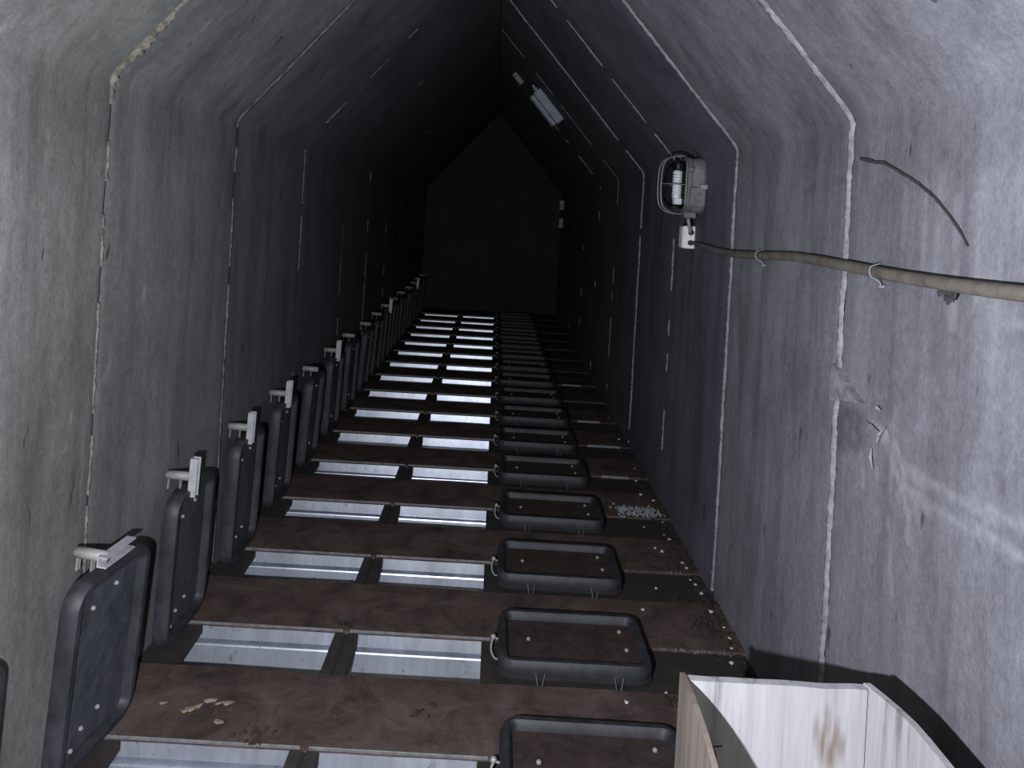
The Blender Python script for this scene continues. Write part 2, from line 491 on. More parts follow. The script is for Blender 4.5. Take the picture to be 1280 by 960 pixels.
def seam(line, y, mat, parent, wid, cover, seed, proud=0.004, step=0.012, wander=0.004, ymin=0.0, fat=None):
    """irregular run of joint filler along one joint; breaks up where the filler has fallen out"""
    rnd = random.Random(seed)
    pr = resample(line, step)
    bm = bmesh.new(); prev = None
    for i, (x, z, nx, nz) in enumerate(pr):
        if z < ymin: continue
        q = noise.noise((seed * 3.1, i * .09, 0.3)) * .5 + .5
        on = q < cover
        if not on: prev = None; continue
        f = 1.0 + (fat(x, z) if fat else 0.0)
        w = wid * f * (.35 + 1.1 * (noise.noise((seed, i * .23, 4.0)) * .5 + .5) + rnd.uniform(-.15, .25))
        yc = y + wander * noise.noise((seed * 1.7, i * .05, 9.0)) * 2 + rnd.uniform(-.001, .001)
        w *= max(.2, min(1.0, (cover - q) / .10))
        h = proud * f * rnd.uniform(.5, 1.4)
        ring = []
        for (dy, dh) in ((-.5, -.004), (-.34, h * .7), (.05, h), (.36, h * .6), (.5, -.004)):
            ring.append(bm.verts.new((x - nx * dh, yc + dy * w + rnd.uniform(-.0018, .0018), z - nz * dh)))
        if prev:
            for k in range(4): bm.faces.new((prev[k], prev[k + 1], ring[k + 1], ring[k]))
        prev = ring
    if not bm.faces: bm.free(); return
    o = obj('mortar_seam', bm, mat, parent, True)
    return o

foam_fat = lambda x, z: 1.9 * math.exp(-((z - 1.86) / .11) ** 2)
for i in range(1, len(JL) - 1):
    far = i > 5
    if i == 2:
        seam(wl, JL[i] - .010, M_foam, wall_left, .0065, .62, 20 + i, .004, .010, .006, 0, foam_fat)
        seam(sl, JL[i] - .010, M_foam, ceiling, .0085, .74, 40 + i, .006, .010, .007, 0, foam_fat)
    else:
        seam(wl, JL[i] - .008, M_mortar_dull, wall_left, .0065, (.0, .6, .9, .66, .55, .55, .40, .35, .3, .25, .2)[i], 20 + i, .003)
        seam(sl, JL[i] - .008, M_mortar_dull, ceiling, .007, (.0, .6, .9, .62, .46, .36, .30, .25, .2, .2, .2)[i], 40 + i, .003)
for i in range(1, len(JR) - 1):
    seam(wr, JR[i], M_mortar, wall_right, (.0, .02, .024, .019, .016, .016, .013, .012, .010, .010, .010)[i], (.0, .9, .92, .86, .55, .74, .52, .40, .3, .25, .2)[i], 60 + i, .005)
    seam(srp, JR[i], M_mortar, ceiling, (.0, .02, .026, .020, .018, .020, .018, .02, .012, .010, .010)[i], (.0, .9, .95, .90, .70, .74, .60, .42, .25, .2, .2)[i], 80 + i, .005)

# end wall
bm = bmesh.new()
pts = [(XL - .05, -.65), (XR + .05, -.65), (XR + .05, EAVE), (XA, APEX + .08), (XL - .05, EAVE)]
f0 = [bm.verts.new((x, Y1, z)) for x, z in pts]; f1 = [bm.verts.new((x, Y1 + .15, z)) for x, z in pts]
bm.faces.new(f0[::-1]); bm.faces.new(f1)
for i in range(5): bm.faces.new((f0[i], f0[(i + 1) % 5], f1[(i + 1) % 5], f1[i]))
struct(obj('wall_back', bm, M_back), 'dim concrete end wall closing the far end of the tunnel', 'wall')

# ------------------------------------------------------------------ floor: plates, recessed boards, joists over a dark pit
PITCH = 0.577
def near_y(k): return 2.393 + PITCH * (k - 2)
def far_y(k): return 2.643 + PITCH * (k - 2)
ROWS = list(range(-2, 17))

bm = box(XL - .03, XR + .03, Y0, Y1, -.70, -.62)
add_box(bm, XL - .03, XL - .002, Y0, Y1, -.62, -.045); add_box(bm, XR + .002, XR + .03, Y0, Y1, -.62, -.045)
floor = struct(obj('floor', bm, M_void), 'tunnel floor of brown cross plates with open slots over a dark pit', 'floor')

def rough_plate(x0, x1, y0, y1, z1, th, mat, name, seed, sag=0.003):
    bm = bmesh.new(); nx, ny = 30, 5
    top = []
    for j in range(ny + 1):
        r = []
        for i in range(nx + 1):
            x, y = x0 + (x1 - x0) * i / nx, y0 + (y1 - y0) * j / ny
            z = z1 + sag * noise.noise((x * 3, y * 5, seed)) - (.002 if j in (0, ny) else 0)
            yy = y + (.0025 * noise.noise((x * 9, seed, 2.0)) if j == 0 else 0)
            r.append(bm.verts.new((x, yy, z)))
        top.append(r)
    for j in range(ny):
        for i in range(nx):
            bm.faces.new((top[j][i], top[j][i + 1], top[j + 1][i + 1], top[j + 1][i]))
    lo0 = [bm.verts.new((v.co.x, v.co.y, z1 - th)) for v in top[0]]
    lo1 = [bm.verts.new((v.co.x, v.co.y, z1 - th)) for v in top[-1]]
    for i in range(nx):
        bm.faces.new((top[0][i], lo0[i], lo0[i + 1], top[0][i + 1]))
        bm.faces.new((top[-1][i], top[-1][i + 1], lo1[i + 1], lo1[i]))
        bm.faces.new((lo0[i], lo1[i], lo1[i + 1], lo0[i + 1]))
    return obj(name, bm, mat, floor)

OL0, OL1, OR0, OR1 = -.940, -.480, -.400, .030
def joist_bm(k):
    y = far_y(k)
    # profile in (dy, z): upper web, dark shadow groove, lower web standing proud with a lip
    pr = [(.018, -.016), (.010, -.064), (.030, -.066), (.030, -.073), (-.004, -.074), (-.006, -.079), (.000, -.081), (-.012, -.165), (.03, -.168), (.05, -.168), (.05, -.016)]
    bm = bmesh.new()
    a = [bm.verts.new((XL + .02, y + d, z)) for d, z in pr]; b = [bm.verts.new((OR1 + .03, y + d, z)) for d, z in pr]
    n = len(pr)
    for i in range(n): bm.faces.new((a[i], a[(i + 1) % n], b[(i + 1) % n], b[i]))
    bm.faces.new(a[::-1]); bm.faces.new(b)
    return bm
rs = random.Random(5)
for k in ROWS:
    n0, f0 = near_y(k), far_y(k)
    nxt = near_y(k + 1) if k < ROWS[-1] else Y1
    rough_plate(XL, XR, f0, nxt, 0.0, .015, M_plank, 'cross_plate', k * 1.3)
    if k == ROWS[0]: rough_plate(XL, XR, Y0, n0, 0.0, .015, M_plank, 'cross_plate', 31)
    obj('steel_joist', joist_bm(k), M_galv, floor)
    obj('recess_board', box(XL, OL0, n0, f0, -.040, -.012, .002), M_recess, floor)
    obj('recess_board', box(OR1, XR, n0, f0, -.040, -.012, .002), M_recess, floor)
    m = (OL1 + OR0) / 2
    obj('divider_beam', box(OL1, m - .004, n0, f0, -.050, -.010, .003), M_divider, floor)
    obj('divider_beam', box(m + .004, OR0, n0, f0, -.050, -.010, .003), M_divider, floor)
    obj('divider_strip', box(m - .006, m + .006, n0, f0, -.045, -.016, .002), M_recess, floor)
    obj('metal_edge', box(-.985, m - .012, f0 - .005, f0 - .0005, -.007, .0022, .0008), M_edge, floor)
    obj('metal_edge', box(m + .012, OR1 + .03, f0 - .005, f0 - .0005, -.007, .0022, .0008), M_edge, floor)
    if k in (5, 6, 7, 9):
        obj('metal_edge', box(.64 + rs.uniform(0, .05), .90 - rs.uniform(0, .08), f0 - .006, f0 - .0005, -.014, .003, .0012), M_edge, floor)
    elif k in (1, 2, 3):
        bm = bmesh.new()
        x = .63
        while x < .93:
            L = rs.uniform(.010, .04)
            if rs.random() < .75:
                for _ in range(int(3 + L * 160)):
                    r_ = rs.uniform(.0018, .0060)
                    m4 = Matrix.Translation((min(.942, x + rs.uniform(0, L)), f0 - .004 + rs.gauss(0, .0035), rs.uniform(-.008, .0))) @ Matrix.Rotation(rs.uniform(0, 3), 4, 'Y') @ Matrix.Diagonal((1.5, .9, .8, 1))
                    bmesh.ops.create_icosphere(bm, subdivisions=1, radius=r_, matrix=m4)
            x += L + rs.uniform(.002, .016)
        o = obj('crumbled_edge', bm, M_mortar_dull, floor); o['kind'] = 'stuff'

# ------------------------------------------------------------------ hatch lids
def rounded_rect(x0, x1, y0, y1, r, n=8):
    out = []
    for cx, cy, a0 in ((x1 - r, y1 - r, 0), (x0 + r, y1 - r, 90), (x0 + r, y0 + r, 180), (x1 - r, y0 + r, 270)):
        for i in range(n + 1):
            a = R(a0 + 90 * i / n); out.append((cx + r * math.cos(a), cy + r * math.sin(a)))
    return out

def rim_bm(lx, ly, w, h, r, fn):
    """ring with a rounded top; fn maps (u, v, height) to coordinates"""
    loops = []
    for (ins, z, rr) in ((0.004, 0, r), (0, h * .35, r), (0.002, h * .75, r), (.008, h, r - .006), (w - .010, h, max(.012, r - w)), (w - .002, h * .75, max(.010, r - w)), (w, .010, max(.010, r - w)), (w, 0, max(.010, r - w))):
        loops.append([(x, y, z) for x, y in rounded_rect(ins, lx - ins, ins, ly - ins, max(.008, rr))])
    bm = bmesh.new()
    V = [[bm.verts.new(fn(*p)) for p in L] for L in loops]
    n = len(V[0]); m = len(V)
    for j in range(m):
        A, B = V[j], V[(j + 1) % m]
        for i in range(n): bm.faces.new((A[i], A[(i + 1) % n], B[(i + 1) % n], B[i]))
    return bm

def plate_bm(lx, ly, w, z0, z1, r, fn):
    L = rounded_rect(w, lx - w, w, ly - w, r)
    bm = bmesh.new()
    a = [bm.verts.new(fn(x, y, z0)) for x, y in L]; b = [bm.verts.new(fn(x, y, z1)) for x, y in L]
    bm.faces.new(a[::-1]); bm.faces.new(b)
    n = len(L)
    for i in range(n): bm.faces.new((a[i], a[(i + 1) % n], b[(i + 1) % n], b[i]))
    return bm

def bolt_bm(p, axis, r=.007):
    bm = bmesh.new()
    p = Vector(p); axis = Vector(axis)
    return add_tube(bm, [p, p + axis * .005, p + axis * .008], [r, r, r * .5], 8)

LX, LY, RW, RH = .50, .33, .034, .046
# --- lids lying on the floor, underside up
def make_floor_lid():
    t = empty('hatch_lid')
    fl = lambda x, y, z: (x, y - LY / 2, z)
    obj('plate', plate_bm(LX, LY, RW - .004, .010, .020, .022, fl), M_lid_brown, t)
    obj('rim', rim_bm(LX, LY, RW, RH, .055, fl), M_rim, t, 'sharp')
    obj('gasket', rim_bm(LX, LY, .020, .022, .055, lambda x, y, z: (x, y - LY / 2, z - .015)), M_core, t)
    for p in ((.104, .012), (.425, .085), (.432, -.025)):
        obj('bolt', bolt_bm((p[0], p[1], .020), (0, 0, 1)), M_bolt, t)
    for x in (.12, .37):
        b = bmesh.new()
        add_tube(b, [(x, -LY / 2 + .004, .012), (x + .008, -LY / 2 - .012, -.024), (x + .020, -LY / 2 - .014, -.024), (x + .030, -LY / 2 + .004, .010)], .0035, 6)
        obj('hinge_strap', b, M_rim, t)
    h = obj('hook', tube(catmull([(.004, .0, .022), (-.016, -.004, .026), (-.022, -.028, .004), (-.010, -.050, -.012), (.008, -.056, -.012)], 3), .0035, 6), M_latch, t, True)
    b = bmesh.new(); bmesh.ops.create_icosphere(b, subdivisions=2, radius=.0095)
    bmesh.ops.translate(b, verts=b.verts[:], vec=(-.016, .0, .030))
    obj('hook_knob', b, M_bolt, h, True)
    return t
ORD = ['nearest', 'second', 'third', 'fourth', 'fifth', 'sixth', 'seventh', 'eighth', 'ninth', 'tenth', 'eleventh', 'twelfth', 'thirteenth', 'fourteenth', 'fifteenth', 'sixteenth', 'seventeenth']
fl0 = make_floor_lid()
rl = random.Random(9)
for k in range(1, 17):
    loc = (.088 + rl.uniform(-.006, .006), near_y(k) + .010 + LY / 2, .017)
    rot = (0, 0, R(rl.uniform(-1.0, .6)))
    if k == 1: o = fl0; o.location = loc; o.rotation_euler = rot
    else: o = dup(fl0, loc, rot)
    lab = ('black-rimmed brown hatch lid flat on the floor, nearest, beside the wooden crate' if k == 1 else
           'black-rimmed brown hatch lid flat on the floor, farthest in its row' if k == 16 else
           f'black-rimmed brown hatch lid flat on the floor, {ORD[k-1]} from the camera')
    tag(o, lab, 'hatch lid', 'hatch lids lying on the floor beside the slots')

# --- lids standing against the left wall
def make_wall_lid(kind):
    t = empty('hatch_lid')
    up_ = lambda x, y, z: (z, y - LY / 2, x)          # local: x out of wall, y depth, z up
    obj('plate', plate_bm(LX, LY, RW - .004, .012, .022, .022, up_), M_lid_grey, t)
    obj('rim', rim_bm(LX, LY, RW, RH, .060, up_), M_rim, t, 'sharp')
    for (y, z) in ((-.06, .405), (.035, .425), (-.05, .085), (.015, .10), (-.085, .05)):
        obj('bolt', bolt_bm((.022, y, z), (1, 0, 0), .006), M_bolt, t)
    zt = .538; yh = -.055
    l = obj('latch_tube', tube([(-.042, yh, zt), (.044, yh, zt)], .0145, 12), M_latch, t, True)
    for x in (-.034, .006):
        obj('latch_bracket', box(x - .0015, x + .0015, yh - .008, yh + .008, .492, zt - .008), M_latch, t)
    if kind:
        pr = [(0, -.014), (0, .014), (.026, .014), (.026, .010), (.004, .010), (.004, -.010), (.026, -.010), (.026, -.014)]
        bm = bmesh.new()
        half = .064
        def pt(d, w, s):
            return (.036 + d, yh + w, zt + s) if kind == 'upright' else (.030 + d, yh + s + .040, zt - .004 + w)
        a = [bm.verts.new(pt(d, w, -half)) for d, w in pr]; b = [bm.verts.new(pt(d, w, half)) for d, w in pr]
        n = len(pr)
        for i in range(n): bm.faces.new((a[i], a[(i + 1) % n], b[(i + 1) % n], b[i]))
        bm.faces.new(a[::-1]); bm.faces.new(b)
        obj('latch_bar', bm, M_latchbar, l)
    return t
protos = {}
KIND = {0: 'level', 1: 'level', 2: 'upright', 3: 'upright', 4: 'upright', 5: None, 6: 'upright', 7: None, 8: None, 9: None, 10: 'upright', 11: None, 12: None, 13: None, 14: 'upright', 15: None, 16: None}
DESC = {'level': 'with its latch bar level', 'upright': 'latch bar upright', None: 'bare latch tube'}
used = False
for k in range(0, 17):
    kd = KIND[k]
    lean = R(3 + rl.uniform(-1.2, 1.2)); yaw = R(-6 if k == 1 else rl.uniform(-1.5, .5))
    loc = (-1.026 + (-.012 if k == 0 else 0) + rl.uniform(-.004, .004), near_y(k) + .035 + LY / 2, .003)
    rot = (0, lean, yaw)
    if kd not in protos:
        o = protos[kd] = make_wall_lid(kd); o.location = loc; o.rotation_euler = rot
    else: o = dup(protos[kd], loc, rot)
    if k == 0: lab = 'dark hatch lid upright by the left wall, cut off at the picture edge'
    elif k == 1: lab = 'grey upright hatch lid by the left wall, second from camera, latch bar level'
    else: lab = f'grey upright hatch lid by the left wall, {ORD[k]} from camera, {DESC[kd]}'
    tag(o, lab, 'hatch lid', 'hatch lids standing along the left wall')

# ------------------------------------------------------------------ bulkhead lamp on the right wall
def lamp():
    LYc, LZ = 3.56, 1.655
    t = empty('bulkhead_lamp', (XR - .004, LYc, LZ))
    tag(t, 'caged oval bulkhead lamp with clear glass fixed to the right wall', 'lamp')
    def loft(secs, mat, name, parent, smooth=True, cap0=True, cap1=True):
        bm = bmesh.new(); V = []
        for (x, hy, hz, r) in secs:
            V.append([bm.verts.new((x, a, b)) for a, b in rounded_rect(-hy, hy, -hz, hz, r, 6)])
        n = len(V[0])
        for A, B in zip(V[:-1], V[1:]):
            for i in range(n): bm.faces.new((A[i], A[(i + 1) % n], B[(i + 1) % n], B[i]))
        if cap0: bm.faces.new(V[0][::-1])
        if cap1: bm.faces.new(V[-1])
        return obj(name, bm, mat, parent, smooth)
    loft([(0, .076, .128, .055), (-.012, .080, .132, .058), (-.060, .074, .124, .056), (-.066, .080, .130, .058), (-.082, .080, .130, .058), (-.086, .074, .124, .054)], M_cast, 'housing', t, False)
    loft([(-.086, .066, .114, .052), (-.120, .066, .112, .052), (-.150, .058, .102, .048), (-.168, .040, .080, .036), (-.174, .018, .05, .017)], M_glass, 'glass_bowl', t, True, True, True)
    r = loft([(-.087, .058, .104, .04), (-.090, .058, .104, .04)], M_dark, 'reflector', t, False)
    # lamp inside the bowl
    b = obj('bulb_tube', tube([(-.116, -.010, -.066), (-.116, -.010, .066)], .020, 16), M_white, t, True)
    for i in range(9):
        z = -.055 + i * .0135
        bm = tube([(-.116, -.010, z), (-.116, -.010, z + .006)], .0235, 16)
        obj('bulb_rib', bm, M_white, b, True)
    obj('bulb_socket', box(-.130, -.092, -.026, .014, -.092, -.062, .004), M_white, t)
    # wire guard
    def ring(x, hy, hz, rr): return [(x, a, c) for a, c in rounded_rect(-hy, hy, -hz, hz, rr, 6)]
    gd = obj('guard', tube(ring(-.092, .084, .134, .060), .0040, 8, True), M_wire, t, True)
    for y in (-.034, .034):
        pts = [(-.088, y, .134), (-.125, y, .134), (-.165, y, .120), (-.190, y, .085), (-.196, y, 0), (-.190, y, -.085), (-.165, y, -.120), (-.125, y, -.134), (-.088, y, -.134)]
        obj('guard_wire', tube(catmull(pts, 4), .0036, 8), M_wire, gd, True)
    pts = [(-.088, -.083, 0), (-.150, -.080, 0), (-.188, -.050, 0), (-.196, 0, 0), (-.188, .050, 0), (-.150, .080, 0), (-.088, .083, 0)]
    obj('guard_wire', tube(catmull(pts, 4), .0030, 8), M_wire, gd, True)
    # cast lugs, hinge ear and hasp on the side that faces the camera
    obj('lug', box(-.075, -.002, -.096, -.072, -.098, -.010, .004), M_cast, t)
    obj('hasp', box(-.030, .004, -.100, -.072, -.018, .004, .003), M_latch, t)
    obj('lug', box(-.088, -.060, -.094, -.074, .058, .082, .004), M_cast, t)
    obj('foot', box(-.088, -.030, -.060, .0, -.152, -.122, .005), M_cast, t)
    return t
lamp()

# cable from lamp to junction box, junction box
def junction(name, loc, rot, label, group):
    t = empty(name, loc, rot); tag(t, label, 'junction box', group)
    obj('box_body', box(-.056, 0, -.036, .036, -.054, .054, .004), M_white, t)
    obj('box_cover', box(-.061, -.056, -.032, .032, -.050, .050, .002), M_white, t)
    for z in (-.026, .022):
        gl = obj('gland', tube([(-.024, -.034, z), (-.024, -.062, z)], .010, 10), M_gland, t)
        obj('gland_nut', tube([(-.024, -.040, z), (-.024, -.050, z)], .0135, 6), M_gland, gl)
    return t
jb = junction('junction_box', (XR - .002, 3.66, 1.412), (0, 0, 0), 'small white junction box right below the caged lamp', None)
tag(obj('lamp_cable', tube(catmull([(.885, 3.53, 1.500), (.890, 3.525, 1.470), (.902, 3.545, 1.440), (.922, 3.598, 1.434)], 5), .0075, 8), M_latch, None, True),
    'short grey cable between the caged lamp and the white junction box', 'cable')

# conduit along the right wall
cp = [(.926, 3.598, 1.386), (.928, 3.45, 1.384), (.932, 3.20, 1.372), (.934, 2.99, 1.370), (.934, 2.71, 1.379), (.934, 2.45, 1.392), (.934, 2.26, 1.394), (.933, 2.05, 1.391), (.933, 1.874, 1.387), (.933, 1.726, 1.385), (.933, 1.60, 1.385), (.933, 1.50, 1.386), (.933, 1.40, 1.388), (.933, 1.2, 1.393), (.933, .9, 1.40), (.933, .4, 1.405), (.933, -.1, 1.40)]
cc = catmull(cp, 5)
def cr_at(y): return .0150 if y < 3.0 else max(.008, .0150 - (y - 3.0) * .011)
cond = empty('conduit', (.933, 3.6, 1.386)); tag(cond, 'beige corrugated cable conduit sagging along the right wall', 'conduit')
o = obj('pipe', tube(cc, [cr_at(p.y) for p in cc], 12, False, .02), M_conduit, None, True)
def keep(ch, par):
    ch.parent = par; ch.matrix_parent_inverse = Matrix.Translation(par.location).inverted()
keep(o, cond)
for (y, z) in ((2.68, 1.381), (1.86, 1.387), (.95, 1.40)):
    rr = .0175
    pts = [(.947, y + .004, z + rr + .004), (.933, y + .002, z + rr), (.933 - rr * .75, y, z + rr * .7), (.933 - rr, y - .002, z), (.933 - rr * .7, y - .004, z - rr * .75), (.936, y - .006, z - rr - .004), (.946, y - .008, z - rr - .016)]
    c_ = obj('clip', tube(catmull(pts, 3), .0015, 6), M_fix, None, True); keep(c_, cond)
    nl = obj('clip_nail', tube([(.951, y - .008, z - rr - .017), (.938, y - .008, z - rr - .017)], .0045, 8), M_bolt, None); nl.parent = c_
    nl.matrix_parent_inverse = Matrix.Translation(cond.location).inverted()
    nl.matrix_parent_inverse = (c_.matrix_parent_inverse @ Matrix.Identity(4)).inverted() @ c_.matrix_parent_inverse
bm = bmesh.new(); rw = random.Random(4)
for i in range(9):
    a = Vector((.934, 1.56 + rw.uniform(-.03, .035), 1.372)); b = a + Vector((rw.uniform(-.012, .008), rw.uniform(-.02, .02), rw.uniform(-.03, -.012)))
    add_tube(bm, [a, (a + b) / 2 + Vector((-.004, rw.uniform(-.008, .008), 0)), b], [.003, .0045, .0015], 5)
tag(obj('cobweb_clump', bm, M_root, None), 'dark ragged cobweb clump hanging under the conduit', 'cobweb', kind='stuff')

# dark root on right wall
rp = [(2.000, 1.675), (1.918, 1.660), (1.874, 1.655), (1.808, 1.632), (1.719, 1.598), (1.653, 1.566), (1.590, 1.523), (1.552, 1.491), (1.528, 1.466)]
rc = catmull([(XR - .003, y, z) for y, z in rp], 6)
tag(obj('dried_root', tube(rc, [.0048 * (1 - .55 * i / len(rc)) for i in range(len(rc))], 7, False, .35), M_root, None),
    'dark thin dried root curving down the right wall above the conduit', 'root')

# plaster patch that laps the second joint and loose plaster splinters, on the wall itself
bm = bmesh.new()
tri = [(2.070, 1.118), (2.035, 1.104), (1.999, 1.086), (1.960, 1.066), (1.912, 1.052), (1.955, 1.045), (2.000, 1.037), (2.073, 1.020)]
a = [bm.verts.new((XR + .010, y, z)) for y, z in tri]; b = [bm.verts.new((XR - .017, y, z)) for y, z in tri]
bm.faces.new(a[::-1]); bm.faces.new(b)
for i in range(len(tri)): bm.faces.new((a[i], a[(i + 1) % len(tri)], b[(i + 1) % len(tri)], b[i]))
obj('plaster_patch', bm, M_mortar, wall_right)
for (y0, z0, y1, z1) in ((1.895, 1.012, 1.815, 1.003), (1.80, 1.024, 1.832, .976), (1.845, 1.06, 1.825, 1.058), (1.86, .955, 1.845, .91)):
    obj('plaster_splinter', tube([(XR - .004, y0, z0), (XR - .009, (y0 + y1) / 2, (z0 + z1) / 2 + .003), (XR - .006, y1, z1)], [.002, .0045, .002], 5), M_mortar, wall_right)

# ------------------------------------------------------------------ fixtures on the far right roof slope
def on_slope(x, y, d=0.0):
    a = math.atan(SL)
    n = Vector((-math.sin(a), 0, -math.cos(a)))            # into the tunnel
    return Vector((x, y, EAVE + SL * (XR - x))) + n * d
slope_rot = Matrix(((math.cos(math.atan(SL)), 0, -math.sin(math.atan(SL))), (0, 1, 0), (-math.sin(math.atan(SL)), 0, -math.cos(math.atan(SL))))).to_4x4()
def on_slope_root(name, x, y):
    # local x runs down the slope, local z points into the tunnel
    a = math.atan(SL)
    e = empty(name)
    mx = Matrix(((math.cos(a), 0, -math.sin(a)), (0, 1, 0), (-math.sin(a), 0, -math.cos(a)))).to_4x4()
    # right handed frame: x down slope, z inwards, y = z cross x
    X = Vector((math.cos(a), 0, -math.sin(a))); Z = Vector((-math.sin(a), 0, -math.cos(a))); Yv = Z.cross(X)
    mx = Matrix((X, Yv, Z)).transposed().to_4x4(); mx.translation = on_slope(x, y)
    e.matrix_world = mx
    return e
t = on_slope_root('slope_lamp', .405, 6.42)
tag(t, 'long pale box lamp on the right roof slope deep in the tunnel', 'lamp')
obj('housing', box(-.165, .165, -.06, .06, 0, .075, .006), M_fix, t)
obj('diffuser', box(-.158, .158, -.054, .054, .075, .118, .010), M_fix, t)
gl = obj('gland', tube([(-.165, 0, .03), (-.195, 0, .03)], .020, 10), M_latch, t)
obj('gland_nut', tube([(-.195, 0, .03), (-.225, 0, .03)], .012, 8), M_latch, gl)
t = on_slope_root('junction_box', .135, 7.0)
tag(t, 'small pale junction box with two glands high on the dark roof slope', 'junction box')
obj('box_body', box(-.06, .06, -.05, .05, 0, .045, .004), M_latch, t)
for x in (-.035, .035):
    obj('gland', tube([(x, -.05, .025), (x, -.095, .025)], .014, 8), M_latch, t)
    obj('gland', tube([(x, .05, .025), (x, .095, .025)], .014, 8), M_latch, t)
# two boxes on the right wall at the far end
for (z, nm) in ((1.63, 'upper'), (1.37, 'lower')):
    t = empty('switch_box', (XR - .002, 10.95, z)); tag(t, f'small grey box on the right wall by the far end, {nm} of two', 'switch box', 'small boxes by the far end')
    obj('box_body', box(-.06, 0, -.05, .05, -.07, .07, .005), M_latch, t)
    obj('box_cover', box(-.066, -.06, -.044, .044, -.062, .062, .002), M_latch, t)

# ------------------------------------------------------------------ open wooden crate, bottom right
CX0, CX1, CYB, CH = .416, .768, 1.470, .597
crate = empty('wooden_crate', (.60, 1.25, 0)); tag(crate, 'open wooden crate, white-streaked inside with brown knots, by the right wall', 'crate')
def crate_part(name, bm, mat, smooth=False):
    o = obj(name, bm, mat, None, smooth); keep(o, crate); return o
# back board with knots as a fine grid so that the knots keep their own shapes
KN = [((.684, .487), .010, .034), ((.701, .468), .012, .030), ((.694, .520), .005, .035), ((.712, .500), .006, .035), ((.672, .512), .004, .03), ((.724, .487), .005, .025), ((.690, .545), .003, .02)]
bm = bmesh.new(); nx, nz = 60, 90
front, kn = [], []
topz = lambda x: CH + .003 * noise.noise((x * 14, 3.0, 1.0)) - (.004 if x > .70 and noise.noise((x * 40, 1, 1)) > .1 else 0)
for j in range(nz + 1):
    r = []
    for i in range(nx + 1):
        x = CX0 + (CX1 - CX0) * i / nx; z = topz(x) * j / nz
        r.append(bm.verts.new((x, CYB + .002 * noise.noise((x * 12, z * 1.5, 5)), z)))
        v = 0.0
        for (c, rx, rz) in KN:
            v = max(v, 1.35 - math.hypot((x - c[0]) / rx, (z - c[1]) / rz) * .9)
        kn.append(max(0, min(1, v)))
    front.append(r)
for j in range(nz):
    for i in range(nx): bm.faces.new((front[j][i], front[j][i + 1], front[j + 1][i + 1], front[j + 1][i]))
bk0 = [bm.verts.new((v.co.x, CYB + .018, 0)) for v in front[0]]; bk1 = [bm.verts.new((v.co.x, CYB + .018, v.co.z)) for v in front[-1]]
kn += [0.0] * (2 * (nx + 1))
for i in range(nx):
    bm.faces.new((front[-1][i], front[-1][i + 1], bk1[i + 1], bk1[i])); bm.faces.new((bk0[i], bk1[i], bk1[i + 1], bk0[i + 1]))
o = crate_part('back_board', bm, M_crate_white)
at = o.data.attributes.new('knot', 'FLOAT', 'POINT'); at.data.foreach_set('value', kn)

def side_board(name, xs, th, mat, drop):
    """side board bowed outwards in plan, its top edge sinking towards the front"""
    bm = bmesh.new(); n = len(xs); cols = []
    for i, (y, x) in enumerate(xs):
        t_ = i / (n - 1)
        z1 = CH + .004 - drop(t_)
        cols.append([bm.verts.new((x, y, 0)), bm.verts.new((x, y, z1 * .5)), bm.verts.new((x, y, z1)), bm.verts.new((x + th, y, z1)), bm.verts.new((x + th, y, 0))])
    for A, B in zip(cols[:-1], cols[1:]):
        for k in range(5): bm.faces.new((A[k], A[(k + 1) % 5], B[(k + 1) % 5], B[k]))
    bm.faces.new(cols[0][::-1]); bm.faces.new(cols[-1])
    return crate_part(name, bm, mat)
N = 16
xsL = [(CYB + .018 - .62 * i / N, CX0 - .008 - .010 * math.sin(math.pi * min(1, i / N * 1.6) * .5)) for i in range(N + 1)]
xsR = [(CYB + .018 - .62 * i / N, CX1 + .030 * math.sin(math.pi * .5 * min(1, i / N * 4.2))) for i in range(N + 1)]
dl = lambda t_: -.012 * math.sin(math.pi * min(1, t_ * 2.2)) + .30 * max(0, t_ - .30) ** 2
side_board('side_board', xsL, .010, M_crate_tan, dl)
side_board('side_board', xsR, .014, M_crate_white, lambda t_: .30 * max(0, t_ - .35) ** 2)
crate_part('bottom_board', box(CX0, CX1, CYB - .58, CYB, .004, .020), M_crate_tan)
# scribble of wire snagged inside the left corner
pts = [(.425, 1.445, .475), (.455, 1.452, .482), (.470, 1.455, .470), (.452, 1.455, .452), (.440, 1.452, .468), (.462, 1.458, .486), (.478, 1.458, .462), (.458, 1.456, .444), (.446, 1.454, .476), (.490, 1.461, .480)]
tag(obj('tangled_wire', tube(catmull(pts, 4), .0016, 5), M_root, None), 'scrap of thin dark wire tangled inside the wooden crate', 'wire')

# ------------------------------------------------------------------ litter
def chip(r, seed, flat=.6):
    rr = random.Random(seed); bm = bmesh.new()
    bmesh.ops.create_icosphere(bm, subdivisions=1, radius=r)
    for v in bm.verts:
        v.co *= rr.uniform(.6, 1.25); v.co.z *= flat
    return bm
crumbs = [(.906, 2.66), (.885, 2.59), (.731, 3.091), (.889, 3.301), (.896, 3.257), (.893, 3.178), (.903, 3.138), (.91, 3.066), (.845, 2.977), (.826, 3.409), (.894, 3.569), (.905, 3.774), (.637, 2.889), (.90, 2.90), (.89, 2.848), (.92, 2.796), (.918, 2.723), (.80, 3.44), (.88, 3.62), (.62, 2.40), (.91, 4.02), (.86, 4.10), (.88, 4.35), (.90, 4.52), (.80, 3.70), (.70, 2.36), (.60, 3.80), (.48, 2.33), (.35, 3.42), (.90, 5.1), (.91, 5.65)]
src = [chip(.010, i) for i in range(4)]
srcm = []
